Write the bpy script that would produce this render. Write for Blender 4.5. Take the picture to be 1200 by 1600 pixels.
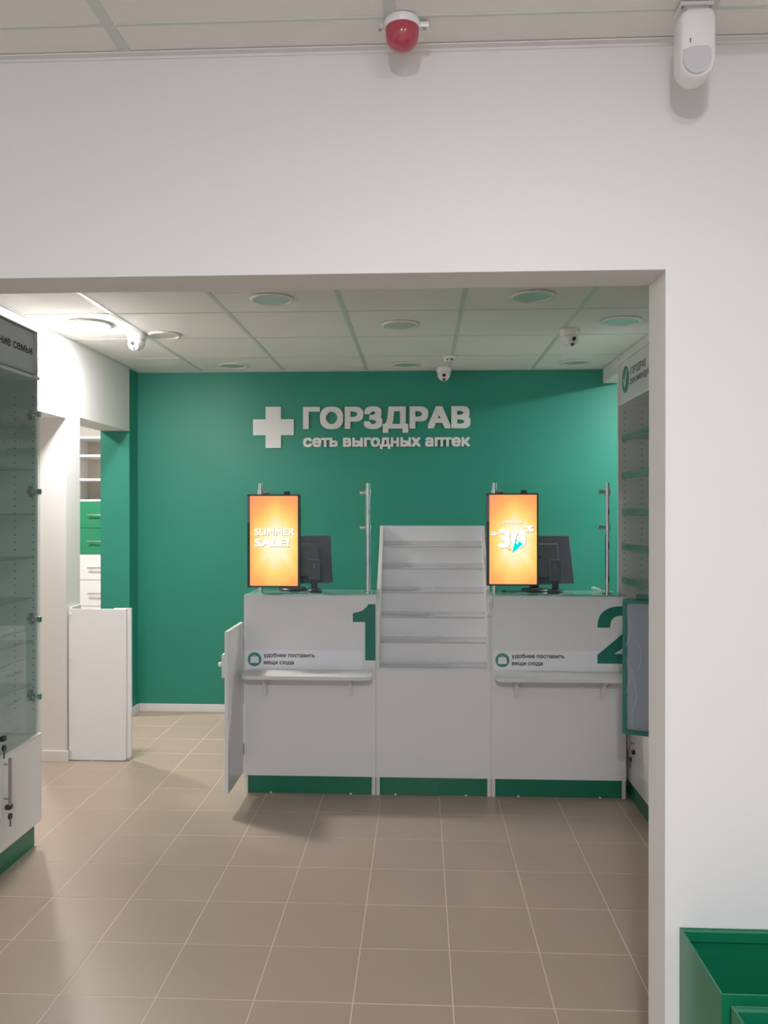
import bpy, bmesh, math, random
from mathutils import Vector, Matrix

for o in list(bpy.data.objects):
    bpy.data.objects.remove(o, do_unlink=True)
S = bpy.context.scene
COL = S.collection
PI = math.pi
random.seed(7)

# ------------------------------------------------------------------ camera, world, exposure
cam_d = bpy.data.cameras.new('camera')
cam = bpy.data.objects.new('camera', cam_d)
COL.objects.link(cam)
cam.location = (0, 0, 1.479)
cam.rotation_euler = (math.radians(90 - 0.14), 0, math.radians(2.617))
cam_d.sensor_fit = 'VERTICAL'
cam_d.sensor_height = 36.0
cam_d.sensor_width = 27.0
cam_d.lens = 36.0 * 1247 / 1600
cam_d.clip_start = 0.02
S.camera = cam

w = bpy.data.worlds.new('world')
S.world = w
w.use_nodes = True
w.node_tree.nodes['Background'].inputs[0].default_value = (0.72, 0.84, 1.0, 1)
w.node_tree.nodes['Background'].inputs[1].default_value = 1.2

S.cycles.transparent_max_bounces = 32
S.view_settings.view_transform = 'Standard'
S.view_settings.look = 'None'
S.view_settings.exposure = 0.0
S.view_settings.gamma = 1.0
S.view_settings.use_curve_mapping = False

# power of the lamps that are switched on (emission strength of their diffusers)
LAMP_LEFT = 330.0        # over the left passage of the sales room
LAMP_RIGHT = 480.0       # behind the counters, past the drop on the right
LAMP_ENTRY = 105.0      # entry room ceiling, the lamp nearest the beam
LAMP_REAR = 1320.0      # entry room ceiling, lamp behind the camera
LAMP_STORE = 600.0       # little room behind the left wall

# ------------------------------------------------------------------ materials
def srgb(r, g, b):
    f = lambda v: (v / 255 / 12.92) if v / 255 <= 0.04045 else ((v / 255 + 0.055) / 1.055) ** 2.4
    return (f(r), f(g), f(b), 1)

def mat(name, col, rough=0.5, metal=0.0, spec=0.5, bump=0.0, bscale=200.0, vary=0.0, vscale=3.0, emit=None, estr=0.0, coat=0.0, trans=0.0):
    m = bpy.data.materials.new(name)
    m.use_nodes = True
    nt = m.node_tree
    b = nt.nodes['Principled BSDF']
    b.inputs['Base Color'].default_value = col
    b.inputs['Roughness'].default_value = rough
    b.inputs['Metallic'].default_value = metal
    b.inputs['Specular IOR Level'].default_value = spec
    b.inputs['Coat Weight'].default_value = coat
    b.inputs['Transmission Weight'].default_value = trans
    tc = nt.nodes.new('ShaderNodeTexCoord')
    if vary > 0:
        n = nt.nodes.new('ShaderNodeTexNoise')
        n.inputs['Scale'].default_value = vscale
        n.inputs['Detail'].default_value = 4
        nt.links.new(tc.outputs['Object'], n.inputs['Vector'])
        r = nt.nodes.new('ShaderNodeMix')
        r.data_type = 'RGBA'
        r.inputs['A'].default_value = tuple(c * (1 - vary) for c in col[:3]) + (1,)
        r.inputs['B'].default_value = tuple(min(1, c * (1 + vary)) for c in col[:3]) + (1,)
        nt.links.new(n.outputs['Fac'], r.inputs['Factor'])
        nt.links.new(r.outputs['Result'], b.inputs['Base Color'])
    if bump > 0:
        n = nt.nodes.new('ShaderNodeTexNoise')
        n.inputs['Scale'].default_value = bscale
        n.inputs['Detail'].default_value = 3
        nt.links.new(tc.outputs['Object'], n.inputs['Vector'])
        bp = nt.nodes.new('ShaderNodeBump')
        bp.inputs['Strength'].default_value = bump
        bp.inputs['Distance'].default_value = 0.002
        nt.links.new(n.outputs['Fac'], bp.inputs['Height'])
        nt.links.new(bp.outputs['Normal'], b.inputs['Normal'])
    if emit is not None:
        b.inputs['Emission Color'].default_value = emit
        b.inputs['Emission Strength'].default_value = estr
    return m

def glass(name, tint, rough=0.0, ior=1.5, haze=0.0, bump=0.0, bscale=30.0, hcol=(0.8, 0.85, 0.85, 1)):
    m = bpy.data.materials.new(name)
    m.use_nodes = True
    nt = m.node_tree
    for n in list(nt.nodes):
        nt.nodes.remove(n)
    out = nt.nodes.new('ShaderNodeOutputMaterial')
    tr = nt.nodes.new('ShaderNodeBsdfTransparent'); tr.inputs[0].default_value = tint
    gl = nt.nodes.new('ShaderNodeBsdfGlossy'); gl.inputs['Roughness'].default_value = rough
    fr = nt.nodes.new('ShaderNodeFresnel'); fr.inputs['IOR'].default_value = ior
    mx = nt.nodes.new('ShaderNodeMixShader')
    ge = nt.nodes.new('ShaderNodeNewGeometry')            # only the outer face of a pane mirrors
    mu = nt.nodes.new('ShaderNodeMath'); mu.operation = 'MULTIPLY_ADD'; mu.inputs[1].default_value = -1.0; mu.inputs[2].default_value = 1.0
    nt.links.new(ge.outputs['Backfacing'], mu.inputs[0])
    mm = nt.nodes.new('ShaderNodeMath'); mm.operation = 'MULTIPLY'
    nt.links.new(mu.outputs[0], mm.inputs[0]); nt.links.new(fr.outputs[0], mm.inputs[1])
    nt.links.new(mm.outputs[0], mx.inputs[0])
    last = tr
    if haze > 0:
        df = nt.nodes.new('ShaderNodeBsdfDiffuse'); df.inputs[0].default_value = hcol
        m2 = nt.nodes.new('ShaderNodeMixShader'); m2.inputs[0].default_value = haze
        nt.links.new(tr.outputs[0], m2.inputs[1]); nt.links.new(df.outputs[0], m2.inputs[2])
        last = m2
    nt.links.new(last.outputs[0], mx.inputs[1]); nt.links.new(gl.outputs[0], mx.inputs[2])
    nt.links.new(mx.outputs[0], out.inputs['Surface'])
    if bump > 0:
        tc = nt.nodes.new('ShaderNodeTexCoord')
        n = nt.nodes.new('ShaderNodeTexNoise'); n.inputs['Scale'].default_value = bscale; n.inputs['Detail'].default_value = 3; n.inputs['Distortion'].default_value = 1.2
        nt.links.new(tc.outputs['Object'], n.inputs['Vector'])
        bp = nt.nodes.new('ShaderNodeBump'); bp.inputs['Strength'].default_value = bump; bp.inputs['Distance'].default_value = 0.01
        nt.links.new(n.outputs['Fac'], bp.inputs['Height'])
        nt.links.new(bp.outputs['Normal'], gl.inputs['Normal']); nt.links.new(bp.outputs['Normal'], fr.inputs['Normal'])
    return m

def lamp_mat(name, col, strength):
    m = bpy.data.materials.new(name)
    m.use_nodes = True
    nt = m.node_tree
    for n in list(nt.nodes):
        nt.nodes.remove(n)
    out = nt.nodes.new('ShaderNodeOutputMaterial')
    e = nt.nodes.new('ShaderNodeEmission')
    e.inputs[0].default_value = col
    e.inputs[1].default_value = strength
    nt.links.new(e.outputs[0], out.inputs['Surface'])
    return m

M = {
    'wall': mat('white_wall_paint', srgb(225, 222, 220), 0.55, bump=0.12, bscale=60, vary=0.012, vscale=1.5),
    'jamb': mat('white_jamb_paint', srgb(224, 220, 218), 0.5, bump=0.12, bscale=60),
    'green_wall': mat('green_wall_paint', srgb(38, 134, 114), 0.5, bump=0.12, bscale=60, vary=0.03, vscale=2),
    'ceil': mat('ceiling_panel_board', srgb(232, 228, 225), 0.85, bump=0.5, bscale=260, vary=0.015, vscale=8),
    'bar': mat('ceiling_grid_enamel', srgb(204, 208, 204), 0.4),
    'shadow_gap': mat('ceiling_backing', srgb(120, 120, 116), 0.9),
    'trim': mat('white_trim_plastic', srgb(228, 224, 222), 0.35),
    'lam': mat('white_laminate', srgb(232, 230, 231), 0.32, vary=0.008, vscale=2),
    'lam_edge': mat('white_edge_band', srgb(222, 220, 216), 0.35),
    'lam_in': mat('grey_white_laminate', srgb(216, 214, 208), 0.45),
    'plinth': mat('green_plinth_laminate', srgb(22, 112, 84), 0.28),
    'green_lam': mat('green_drawer_laminate', srgb(46, 136, 98), 0.3),
    'green_print': mat('green_vinyl_print', srgb(12, 116, 98), 0.4),
    'icon_print': mat('icon_vinyl_print', srgb(70, 140, 122), 0.45),
    'black_print': mat('black_print', srgb(40, 44, 48), 0.5),
    'grey_print': mat('dark_grey_print', srgb(58, 64, 74), 0.5),
    'white_print': mat('white_print', srgb(225, 228, 226), 0.5),
    'sticker': mat('pale_sticker_film', srgb(240, 239, 244), 0.3),
    'sign': mat('white_acrylic_letters', srgb(226, 224, 222), 0.4),
    'chrome': mat('polished_chrome', srgb(225, 225, 225), 0.07, 1.0),
    'steel': mat('satin_steel', srgb(170, 168, 165), 0.35, 1.0),
    'black': mat('black_plastic', srgb(60, 60, 63), 0.4, vary=0.04, vscale=20),  # black lifted slightly, with glare haze put into the colour
    'monitor': mat('hazed_monitor_plastic', srgb(92, 96, 102), 0.45),  # base grey raised to carry the haze over dark plastic
    'grille': mat('grey_grille_plastic', srgb(150, 146, 144), 0.5),
    'white_pl': mat('white_plastic', srgb(232, 229, 228), 0.25),
    'pir_lens': mat('frosted_lens_plastic', srgb(200, 197, 200), 0.35),
    'red_lens': mat('red_beacon_plastic', srgb(176, 62, 78), 0.18, spec=0.6, coat=0.4),
    'dark': mat('dark_lens', srgb(40, 40, 44), 0.2),
    'diff_off': mat('unlit_diffuser', srgb(186, 200, 194), 0.18),
    'diff_warm': mat('warm_unlit_diffuser', srgb(240, 226, 220), 0.3),
    'bin': mat('green_bin_enamel', srgb(18, 112, 78), 0.3),
    'frame': mat('green_frame_plastic', srgb(20, 128, 108), 0.3),
    'insert': mat('grey_blue_insert', srgb(212, 218, 228), 0.4, vary=0.05, vscale=6),
    'tile': mat('beige_porcelain_tile', srgb(174, 156, 142), 0.34, bump=0.05, bscale=120, vary=0.035, vscale=2.2),
    'grout': mat('pale_grout', srgb(216, 200, 183), 0.8),
    'hole': mat('peg_hole', srgb(70, 68, 66), 0.8),
    'key': mat('black_key_head', srgb(38, 42, 46), 0.35),
    'silver': mat('silver_key', srgb(150, 150, 150), 0.3, 1.0),
    'glass': glass('showcase_glass', (0.93, 0.97, 0.96, 1), ior=1.45, haze=0.08, hcol=(0.55,0.64,0.64,1)),
    'top_glass': glass('green_tinted_glass_top', (0.74, 0.90, 0.84, 1), ior=1.5, haze=0.06, hcol=(0.3, 0.6, 0.5, 1)),
    'shelf_glass': glass('glass_shelf', (0.86, 0.93, 0.91, 1), ior=1.35, haze=0.06, hcol=(0.35, 0.6, 0.56, 1)),
    'guard': glass('clear_guard_glass', (0.97, 0.99, 0.98, 1), ior=1.18, haze=0.0),
    'pane': glass('window_glass', (0.9, 0.94, 0.95, 1), ior=1.45),
    'glint': mat('film_crease_highlight', srgb(225, 232, 236), 0.15, spec=0.8),  # near-white colour stands in for light caught on film creases
    'film': glass('crinkled_clear_film', (0.93, 0.95, 0.97, 1), rough=0.08, ior=1.4, haze=0.14, bump=0.5, bscale=26, hcol=(0.75, 0.8, 0.85, 1)),
    'lip': glass('clear_lip_film', (0.93, 0.935, 0.94, 1), rough=0.08, ior=1.3, haze=0.06, bump=0.8, bscale=38, hcol=(0.75, 0.76, 0.78, 1)),
    'rail': glass('teal_price_rail', (0.55, 0.72, 0.68, 1), rough=0.2, ior=1.4, haze=0.34, hcol=(0.34, 0.43, 0.41, 1)),
}

# ------------------------------------------------------------------ mesh helpers
def box(bm, x0, x1, y0, y1, z0, z1, rot=None, bev=0.0):
    r = bmesh.ops.create_cube(bm, size=1.0)
    vs = r['verts']
    for v in vs:
        v.co = Vector((x0 + (v.co.x + .5) * (x1 - x0), y0 + (v.co.y + .5) * (y1 - y0), z0 + (v.co.z + .5) * (z1 - z0)))
    if bev > 0:
        es = list({e for v in vs for e in v.link_edges})
        bmesh.ops.bevel(bm, geom=es, offset=bev, segments=2, affect='EDGES', profile=0.6)
    if rot:
        bmesh.ops.transform(bm, matrix=rot, verts=vs)
    return vs

def cyl(bm, p0, p1, r0, r1=None, seg=20, caps=True):
    p0, p1 = Vector(p0), Vector(p1)
    d = p1 - p0
    mt = Matrix.Translation((p0 + p1) / 2) @ d.to_track_quat('Z', 'Y').to_matrix().to_4x4()
    return bmesh.ops.create_cone(bm, cap_ends=caps, segments=seg, radius1=r0, radius2=r0 if r1 is None else r1, depth=d.length, matrix=mt)['verts']

def sphere(bm, c, r, sx=1, sy=1, sz=1, u=24, v=14):
    mt = Matrix.Translation(c) @ Matrix.Diagonal((sx, sy, sz, 1))
    return bmesh.ops.create_uvsphere(bm, u_segments=u, v_segments=v, radius=r, matrix=mt)['verts']

def lathe(bm, c, prof, seg=32, axis='Z'):
    rings = []
    for (r, h) in prof:
        ring = []
        for k in range(seg):
            a = 2 * PI * k / seg
            p = Vector((r * math.cos(a), r * math.sin(a), h))
            if axis == 'Y':
                p = Vector((p.x, p.z, p.y))
            ring.append(bm.verts.new(Vector(c) + p))
        rings.append(ring)
    for a, b in zip(rings, rings[1:]):
        for k in range(seg):
            bm.faces.new((a[k], a[(k + 1) % seg], b[(k + 1) % seg], b[k]))
    bm.faces.new(rings[0]); bm.faces.new(rings[-1])

def prism(bm, pts, plane, d0, d1):
    """extrude outline pts (a, b) lying in plane 'XZ' / 'YZ' / 'XY' between depths d0 and d1"""
    def P(a, b, d):
        return {'XZ': (a, d, b), 'YZ': (d, a, b), 'XY': (a, b, d)}[plane]
    A = [bm.verts.new(P(a, b, d0)) for a, b in pts]
    B = [bm.verts.new(P(a, b, d1)) for a, b in pts]
    n = len(pts)
    bm.faces.new(A); bm.faces.new(B[::-1])
    for k in range(n):
        bm.faces.new((A[k], A[(k + 1) % n], B[(k + 1) % n], B[k]))
    bm.normal_update()
    bmesh.ops.triangulate(bm, faces=[f for f in bm.faces if len(f.verts) > 4])

def tube(bm, pts, r, seg=8):
    pts = [Vector(p) for p in pts]
    for a, b in zip(pts, pts[1:]):
        cyl(bm, a, b, r, seg=seg)

def world_loc(o):
    v = Vector((0, 0, 0))
    while o:
        v += o.location
        o = o.parent
    return v

def obj(name, bm, m, parent=None, smooth=False, origin=None):
    """link the bmesh (world coordinates) as one mesh object below parent"""
    bmesh.ops.recalc_face_normals(bm, faces=bm.faces[:])
    base = world_loc(parent) if parent else Vector((0, 0, 0))
    org = Vector(origin) if origin is not None else (base if parent else None)
    if org is None:
        xs = [v.co for v in bm.verts]
        org = Vector(((min(v.x for v in xs) + max(v.x for v in xs)) / 2, (min(v.y for v in xs) + max(v.y for v in xs)) / 2, min(v.z for v in xs)))
    bmesh.ops.translate(bm, vec=-org, verts=bm.verts[:])
    me = bpy.data.meshes.new(name)
    bm.to_mesh(me); bm.free()
    me.materials.append(m)
    if smooth:
        for p in me.polygons:
            p.use_smooth = True
        try:
            me.set_sharp_from_angle(angle=math.radians(40))
        except Exception:
            pass
    o = bpy.data.objects.new(name, me)
    COL.objects.link(o)
    if parent:
        o.parent = parent
    o.location = org - base
    return o

def bx(name, x0, x1, y0, y1, z0, z1, m, parent=None, bev=0.0, origin=None):
    bm = bmesh.new()
    box(bm, x0, x1, y0, y1, z0, z1, bev=bev)
    return obj(name, bm, m, parent, origin=origin)

def thing(name, label, cat, loc, group=None, rotz=0.0):
    o = bpy.data.objects.new(name, None)
    COL.objects.link(o)
    o.empty_display_size = 0.05
    o.location = loc
    o.rotation_euler = (0, 0, rotz)
    o['label'] = label; o['category'] = cat
    if group:
        o['group'] = group
    return o

def struct(o):
    o['kind'] = 'structure'
    return o

def copy_tree(o, parent=None):
    c = o.copy(); COL.objects.link(c)
    c.parent = parent
    for ch in [x for x in bpy.data.objects if x.parent == o]:
        copy_tree(ch, c)
    return c

def text_bm(body, thick=0.0, bold=0.0):
    """text as a solid in local x / y, thickness on z, with its own size 1"""
    cu = bpy.data.curves.new('text', 'FONT')
    cu.body = body
    cu.size = 1.0
    cu.resolution_u = 4
    cu.fill_mode = 'NONE'            # outlines only; filled below, contour by contour
    t = bpy.data.objects.new('text', cu)
    COL.objects.link(t)
    dg = bpy.context.evaluated_depsgraph_get()
    dg.update()
    me = bpy.data.meshes.new_from_object(t.evaluated_get(dg))
    adj = {}
    for e in me.edges:
        p, q = e.vertices
        adj.setdefault(p, []).append(q); adj.setdefault(q, []).append(p)
    co = [(v.co.x, v.co.y) for v in me.vertices]
    seen, loops = set(), []
    for v in adj:
        if v in seen:
            continue
        loop, cur = [v], v
        seen.add(v)
        while True:
            nx = [q for q in adj[cur] if q not in seen]
            if not nx:
                break
            cur = nx[0]; seen.add(cur); loop.append(cur)
        if len(loop) > 2:
            loops.append([co[i] for i in loop])
    bpy.data.objects.remove(t); bpy.data.curves.remove(cu); bpy.data.meshes.remove(me)
    def inside(p, lp):
        c = False
        for (x1, y1), (x2, y2) in zip(lp, lp[1:] + lp[:1]):
            if (y1 > p[1]) != (y2 > p[1]) and p[0] < (x2 - x1) * (p[1] - y1) / (y2 - y1) + x1:
                c = not c
        return c
    area = lambda lp: sum(x1 * y2 - x2 * y1 for (x1, y1), (x2, y2) in zip(lp, lp[1:] + lp[:1])) / 2
    def split(lp):
        """cut a contour that crosses itself into plain loops"""
        n = len(lp)
        for i in range(n):
            (ax, ay), (bx_, by) = lp[i], lp[(i + 1) % n]
            for j in range(i + 2, n):
                if (j + 1) % n == i:
                    continue
                (cx, cy), (dx, dy) = lp[j], lp[(j + 1) % n]
                den = (bx_ - ax) * (dy - cy) - (by - ay) * (dx - cx)
                if abs(den) < 1e-12:
                    continue
                t_ = ((cx - ax) * (dy - cy) - (cy - ay) * (dx - cx)) / den
                u_ = ((cx - ax) * (by - ay) - (cy - ay) * (bx_ - ax)) / den
                if 1e-6 < t_ < 1 - 1e-6 and 1e-6 < u_ < 1 - 1e-6:
                    p = (ax + (bx_ - ax) * t_, ay + (by - ay) * t_)
                    return split([p] + lp[i + 1:j + 1]) + split(lp[:i + 1] + [p] + lp[j + 1:])
        return [lp]
    loops = [q for lp in loops for q in split(lp)]
    loops = [lp for lp in loops if abs(area(lp)) > 1e-5]
    loops.sort(key=lambda lp: -abs(area(lp)))
    sign = area(loops[0]) > 0 if loops else True
    kinds = []                       # None = drawn, -1 = dropped, k = counter (hole) of contour k
    for i, lp in enumerate(loops):
        pts = lp + [((a_[0] + b_[0]) / 2, (a_[1] + b_[1]) / 2) for a_, b_ in zip(lp, lp[1:] + lp[:1])]
        host = [j for j in range(i) if kinds[j] is None and sum(inside(p, loops[j]) for p in lp) > len(lp) * .6]
        if (area(lp) > 0) == sign:
            kinds.append(-1 if host and all(inside(p, loops[host[-1]]) for p in pts) else None)
        else:
            kinds.append(host[-1] if host else -1)
    bm = bmesh.new()
    for i, lp in enumerate(loops):
        if kinds[i] is not None:
            continue
        part = bmesh.new()
        for q in [lp] + [loops[j] for j in range(len(loops)) if kinds[j] == i]:
            vs = [part.verts.new((x, y, 0)) for x, y in q]
            for k in range(len(vs)):
                part.edges.new((vs[k], vs[(k + 1) % len(vs)]))
        bmesh.ops.triangle_fill(part, use_beauty=True, use_dissolve=False, edges=part.edges[:])
        if thick > 0:
            g = bmesh.ops.extrude_face_region(part, geom=part.faces[:])
            for v in g['geom']:
                if isinstance(v, bmesh.types.BMVert):
                    v.co.z = thick - 0.00001 * (i % 3)
        tmp = bpy.data.meshes.new('tmp'); part.to_mesh(tmp); part.free()
        bm.from_mesh(tmp); bpy.data.meshes.remove(tmp)
    if bold > 0:                     # heavier weight: the same glyphs overlaid, each a hair further out
        src = bm.copy()
        tmp = bpy.data.meshes.new('tmp'); src.to_mesh(tmp); src.free()
        for k in range(8):
            n0 = len(bm.verts)
            bm.from_mesh(tmp)
            bm.verts.ensure_lookup_table()
            dx, dy = bold * round(1.3 * math.cos(k * PI / 4)), bold * round(1.3 * math.sin(k * PI / 4))
            for v in bm.verts[n0:]:
                v.co.x += dx; v.co.y += dy
                if v.co.z > 0:
                    v.co.z -= 0.00003 * (k + 1)
        bpy.data.meshes.remove(tmp)
    return bm

def bounds(bm):
    xs = [v.co.x for v in bm.verts]; ys = [v.co.y for v in bm.verts]
    return min(xs), max(xs), min(ys), max(ys)

def put(bm, src, org, u, v, sx, sy, x0, y0):
    """map flat text to the plane through org with axes u (reading) and v (up)"""
    u, v = Vector(u), Vector(v)
    n = u.cross(v)
    for q in bm.verts:
        q.co = Vector(org) + u * ((q.co.x - x0) * sx) + v * ((q.co.y - y0) * sy) + n * q.co.z
    return bm

def text_at(name, body, org, u, v, width, height, m, parent, bold=0.02, thick=0.0008, cap=None):
    """one flat line of text: width = full width, height = height of a capital / of the letter given by cap"""
    bm = text_bm(body, thick, bold)
    rb = text_bm(cap or 'Н', 0, bold)
    _, _, c0, c1 = bounds(rb); rb.free()
    a0, a1, _, _ = bounds(bm)
    put(bm, None, org, u, v, width / (a1 - a0), height / (c1 - c0), a0, 0)
    return obj(name, bm, m, parent)

def letters_at(name, body, org, u, v, width, height, m, parent, bold=0.02, thick=0.008, cap=None):
    """every letter a mesh of its own, set along the line"""
    full = text_bm(body, 0, bold); f0, f1, _, _ = bounds(full); full.free()
    rb = text_bm(cap or 'Н', 0, bold); _, _, c0, c1 = bounds(rb); rb.free()
    sx, sy = width / (f1 - f0), height / (c1 - c0)
    for i, ch in enumerate(body):
        if ch == ' ':
            continue
        pre = text_bm(body[:i + 1], 0, bold); _, right, _, _ = bounds(pre); pre.free()
        b = text_bm(ch, thick, bold)
        _, r1, _, _ = bounds(b)
        for q in b.verts:
            q.co.x += right - r1
        put(b, None, org, u, v, sx, sy, f0, 0)
        obj(name, b, m, parent)

RIGHT, UP = (1, 0, 0), (0, 0, 1)

# ================================================================== THE SETTING
CZ = 2.492                                                    # ceiling height
# ---- floor: slab with grout, tiles as pieces
floor = struct(bx('floor', -4.4, 2.9, -3.3, 7.2, -0.12, -0.0008, M['grout']))
TX0, TY0, TP, GAP = -0.203, 2.384, 0.3, 0.0038
def tile_mesh(w_, d_):
    bm = bmesh.new()
    vs = box(bm, -w_ / 2, w_ / 2, -d_ / 2, d_ / 2, -0.006, 0.0)
    top = [e for e in bm.edges if all(abs(q.co.z) < 1e-6 for q in e.verts)]
    bmesh.ops.bevel(bm, geom=top, offset=0.0006, segments=1, affect='EDGES')
    me = bpy.data.meshes.new('tile'); bm.to_mesh(me); bm.free()
    me.materials.append(M['tile'])
    return me
tm = tile_mesh(TP - GAP, TP - GAP)
fl = floor.location
rest = bmesh.new()
for i in range(-15, 11):
    for j in range(-19, 16):
        x, y = TX0 + (i + .5) * TP, TY0 + (j + .5) * TP
        if x < -4.3 or x > 2.8 or y < -3.2 or y > 7.1:
            continue
        if -2.05 < x < 1.35 and 2.0 < y < 5.95:
            o = bpy.data.objects.new('tile', tm)
            COL.objects.link(o)
            o.parent = floor
            o.location = Vector((x, y, random.uniform(-.0004, .0004))) - fl
        else:
            box(rest, x - (TP - GAP) / 2, x + (TP - GAP) / 2, y - (TP - GAP) / 2, y + (TP - GAP) / 2, -0.006, 0)
ro = obj('tile_field', rest, M['tile'], floor); ro['kind'] = 'stuff'

# ---- ceiling: slab, grid bars and panels
ceiling = struct(bx('ceiling', -4.4, 2.9, -3.3, 7.2, CZ + 0.02, CZ + 0.12, M['shadow_gap']))
def panel(x0, x1, y0, y1):
    bx('ceiling_panel', x0, x1, y0, y1, CZ + 0.0015, CZ + 0.016, M['ceil'], ceiling)
def bar(x0, x1, y0, y1):
    bx('grid_bar', x0, x1, y0, y1, CZ - 0.0005, CZ + 0.019, M['bar'], ceiling)
# main room: bars along X at 5.262 - .6k, along Y at .205 + .6k
def grid(xa, xb, ya, yb, xs, ys, hx=0.012, hy=0.004):
    for x in xs:
        bar(x - hx, x + hx, ya, yb)
    X = [xa] + list(xs) + [xb]
    Y = [ya] + list(ys) + [yb]
    for a in range(len(X) - 1):
        for b in range(len(Y) - 1):
            l = X[a] + (hx if a else 0.001); r = X[a + 1] - (hx if a < len(xs) else 0.001)
            n = Y[b] + (hy if b else 0.001); f = Y[b + 1] - (hy if b < len(ys) else 0.001)
            if r - l > .02 and f - n > .02:
                panel(l, r, n, f)
            if b < len(ys) and r - l > .02:
                bar(l, r, Y[b + 1] - hy, Y[b + 1] + hy)
grid(-2.08, 2.7, 1.88, 5.79, [-1.592, -.99, -.388, .207, .80, 1.40, 2.0, 2.6], [2.26, 2.86, 3.46, 4.06, 4.66, 5.262])
grid(-2.9, 2.7, -3.1, 1.755, [-2.435, -1.84, -1.25, -.652, -.062, .584, 1.18, 1.78, 2.38], [-2.56, -1.96, -1.36, -.76, -.157, .443, 1.043, 1.643])
grid(-4.3, -2.29, 3.2, 7.0, [-3.7, -3.1, -2.5], [3.8, 4.4, 5.0, 5.6, 6.2, 6.8])

# ---- walls
back = struct(bx('wall_back', -2.29, 2.7, 5.79, 5.95, 0, CZ, M['green_wall']))
baseb = struct(bx('baseboard_back', -2.066, 1.6, 5.775, 5.79, 0, 0.056, M['trim'], bev=0.003))

# left wall of the sales room: two openings, header, pillar between them
bm = bmesh.new()
box(bm, -2.29, -2.08, 1.88, 3.0, 0, CZ)
box(bm, -2.29, -2.08, 3.0, 4.60, 2.02, CZ)
box(bm, -2.29, -2.08, 4.60, 4.79, 0, CZ)
box(bm, -2.29, -2.08, 4.79, 5.62, 2.045, CZ)
wl = struct(obj('wall_left', bm, M['wall']))
struct(bx('wall_left_end', -2.29, -2.08, 5.62, 5.79, 0, 2.046, M['green_wall']))
bm = bmesh.new(); box(bm, -2.29, -2.08, 5.622, 5.79, 2.046, CZ)
struct(obj('wall_left_end', bm, M['green_wall']))
struct(bx('baseboard_left', -2.255, -2.065, 4.585, 4.60, 0, 0.066, M['trim'], bev=0.003))
struct(bx('baseboard_left', -2.08, -2.066, 5.61, 5.775, 0, 0.056, M['trim'], bev=0.003))

# wall between entry room and sales room with the wide opening
bm = bmesh.new()
box(bm, 0.53, 2.7, 1.755, 1.88, 0, CZ)
box(bm, -2.08, 0.53, 1.755, 1.88, 2.0, CZ)
box(bm, -2.9, -2.08, 1.755, 1.88, 0, CZ)
struct(obj('wall_front', bm, M['wall']))
bm = bmesh.new()
box(bm, -2.9, 2.7, 1.737, 1.7545, CZ - 0.003, CZ)
box(bm, -2.9, 2.7, 1.7525, 1.7545, CZ - 0.009, CZ - .003)
struct(obj('trim_1', bm, M['jamb']))
# wall angle along the ceiling of the sales room
struct(bx('trim_2', -2.079, -2.060, 1.9, 5.79, CZ - 0.003, CZ, M['bar']))
struct(bx('trim_3', -2.06, 1.30, 5.772, 5.79, CZ - 0.004, CZ, M['bar']))
# dropped box along the right side
struct(bx('wall_right_drop', 1.307, 1.43, 1.88, 5.789, 2.388, CZ - 0.001, M['wall']))
struct(bx('wall_right', 2.7, 2.85, -3.1, 5.95, 0, CZ, M['wall']))
struct(bx('wall_side', -3.05, -2.9, -3.1, 1.88, 0, CZ, M['wall']))
# store room behind the left wall
bm = bmesh.new()
box(bm, -4.3, -2.08, 7.0, 7.12, 0, CZ)
box(bm, -4.42, -4.3, 3.08, 7.12, 0, CZ)
box(bm, -4.3, -2.29, 3.08, 3.2, 0, CZ)
box(bm, -2.29, -2.08, 5.95, 7.0, 0, CZ)
struct(obj('wall_store', bm, M['wall']))
# shop front behind the camera
bm = bmesh.new()
box(bm, -3.05, 2.85, -3.22, -3.1, 0, 0.5)
box(bm, -3.05, 2.85, -3.22, -3.1, 2.2, CZ)
box(bm, -3.05, -2.6, -3.22, -3.1, 0.5, 2.2)
box(bm, 2.3, 2.85, -3.22, -3.1, 0.5, 2.2)
struct(obj('wall_rear', bm, M['wall']))
win = struct(bx('window_1', -2.6, 2.3, -3.165, -3.155, 0.5, 2.2, M['pane']))
for x in (-2.6, -1.0, 0.62, 2.26):
    bx('window_frame', x, x + 0.04, -3.19, -3.13, 0.5, 2.2, M['trim'], win)

# ================================================================== CEILING FITTINGS
def ceiling_light(x, y, label, group, lit=None, off='diff_off', r=0.105):
    t = thing('ceiling_light', label, 'light', (x, y, CZ), group)
    bm = bmesh.new()
    lathe(bm, (x, y, CZ), [(r, 0.0), (r + 0.002, -0.004), (r - 0.004, -0.009), (r - 0.014, -0.010), (r - 0.018, -0.004), (r - 0.018, 0.0)], 40)
    obj('ring', bm, M['white_pl'], t, smooth=True)
    bm = bmesh.new()
    if lit:
        lathe(bm, (x, y, CZ), [(r - 0.018, -0.001), (r - 0.018, -0.012), (r - 0.03, -0.020), (0.03, -0.026)], 40)
        obj('diffuser', bm, lit, t, smooth=True)
    else:
        lathe(bm, (x, y, CZ), [(r - 0.018, -0.001), (r - 0.018, -0.0045), (0.02, -0.0055)], 40)
        obj('diffuser', bm, M[off], t, smooth=True)
    return t

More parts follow.
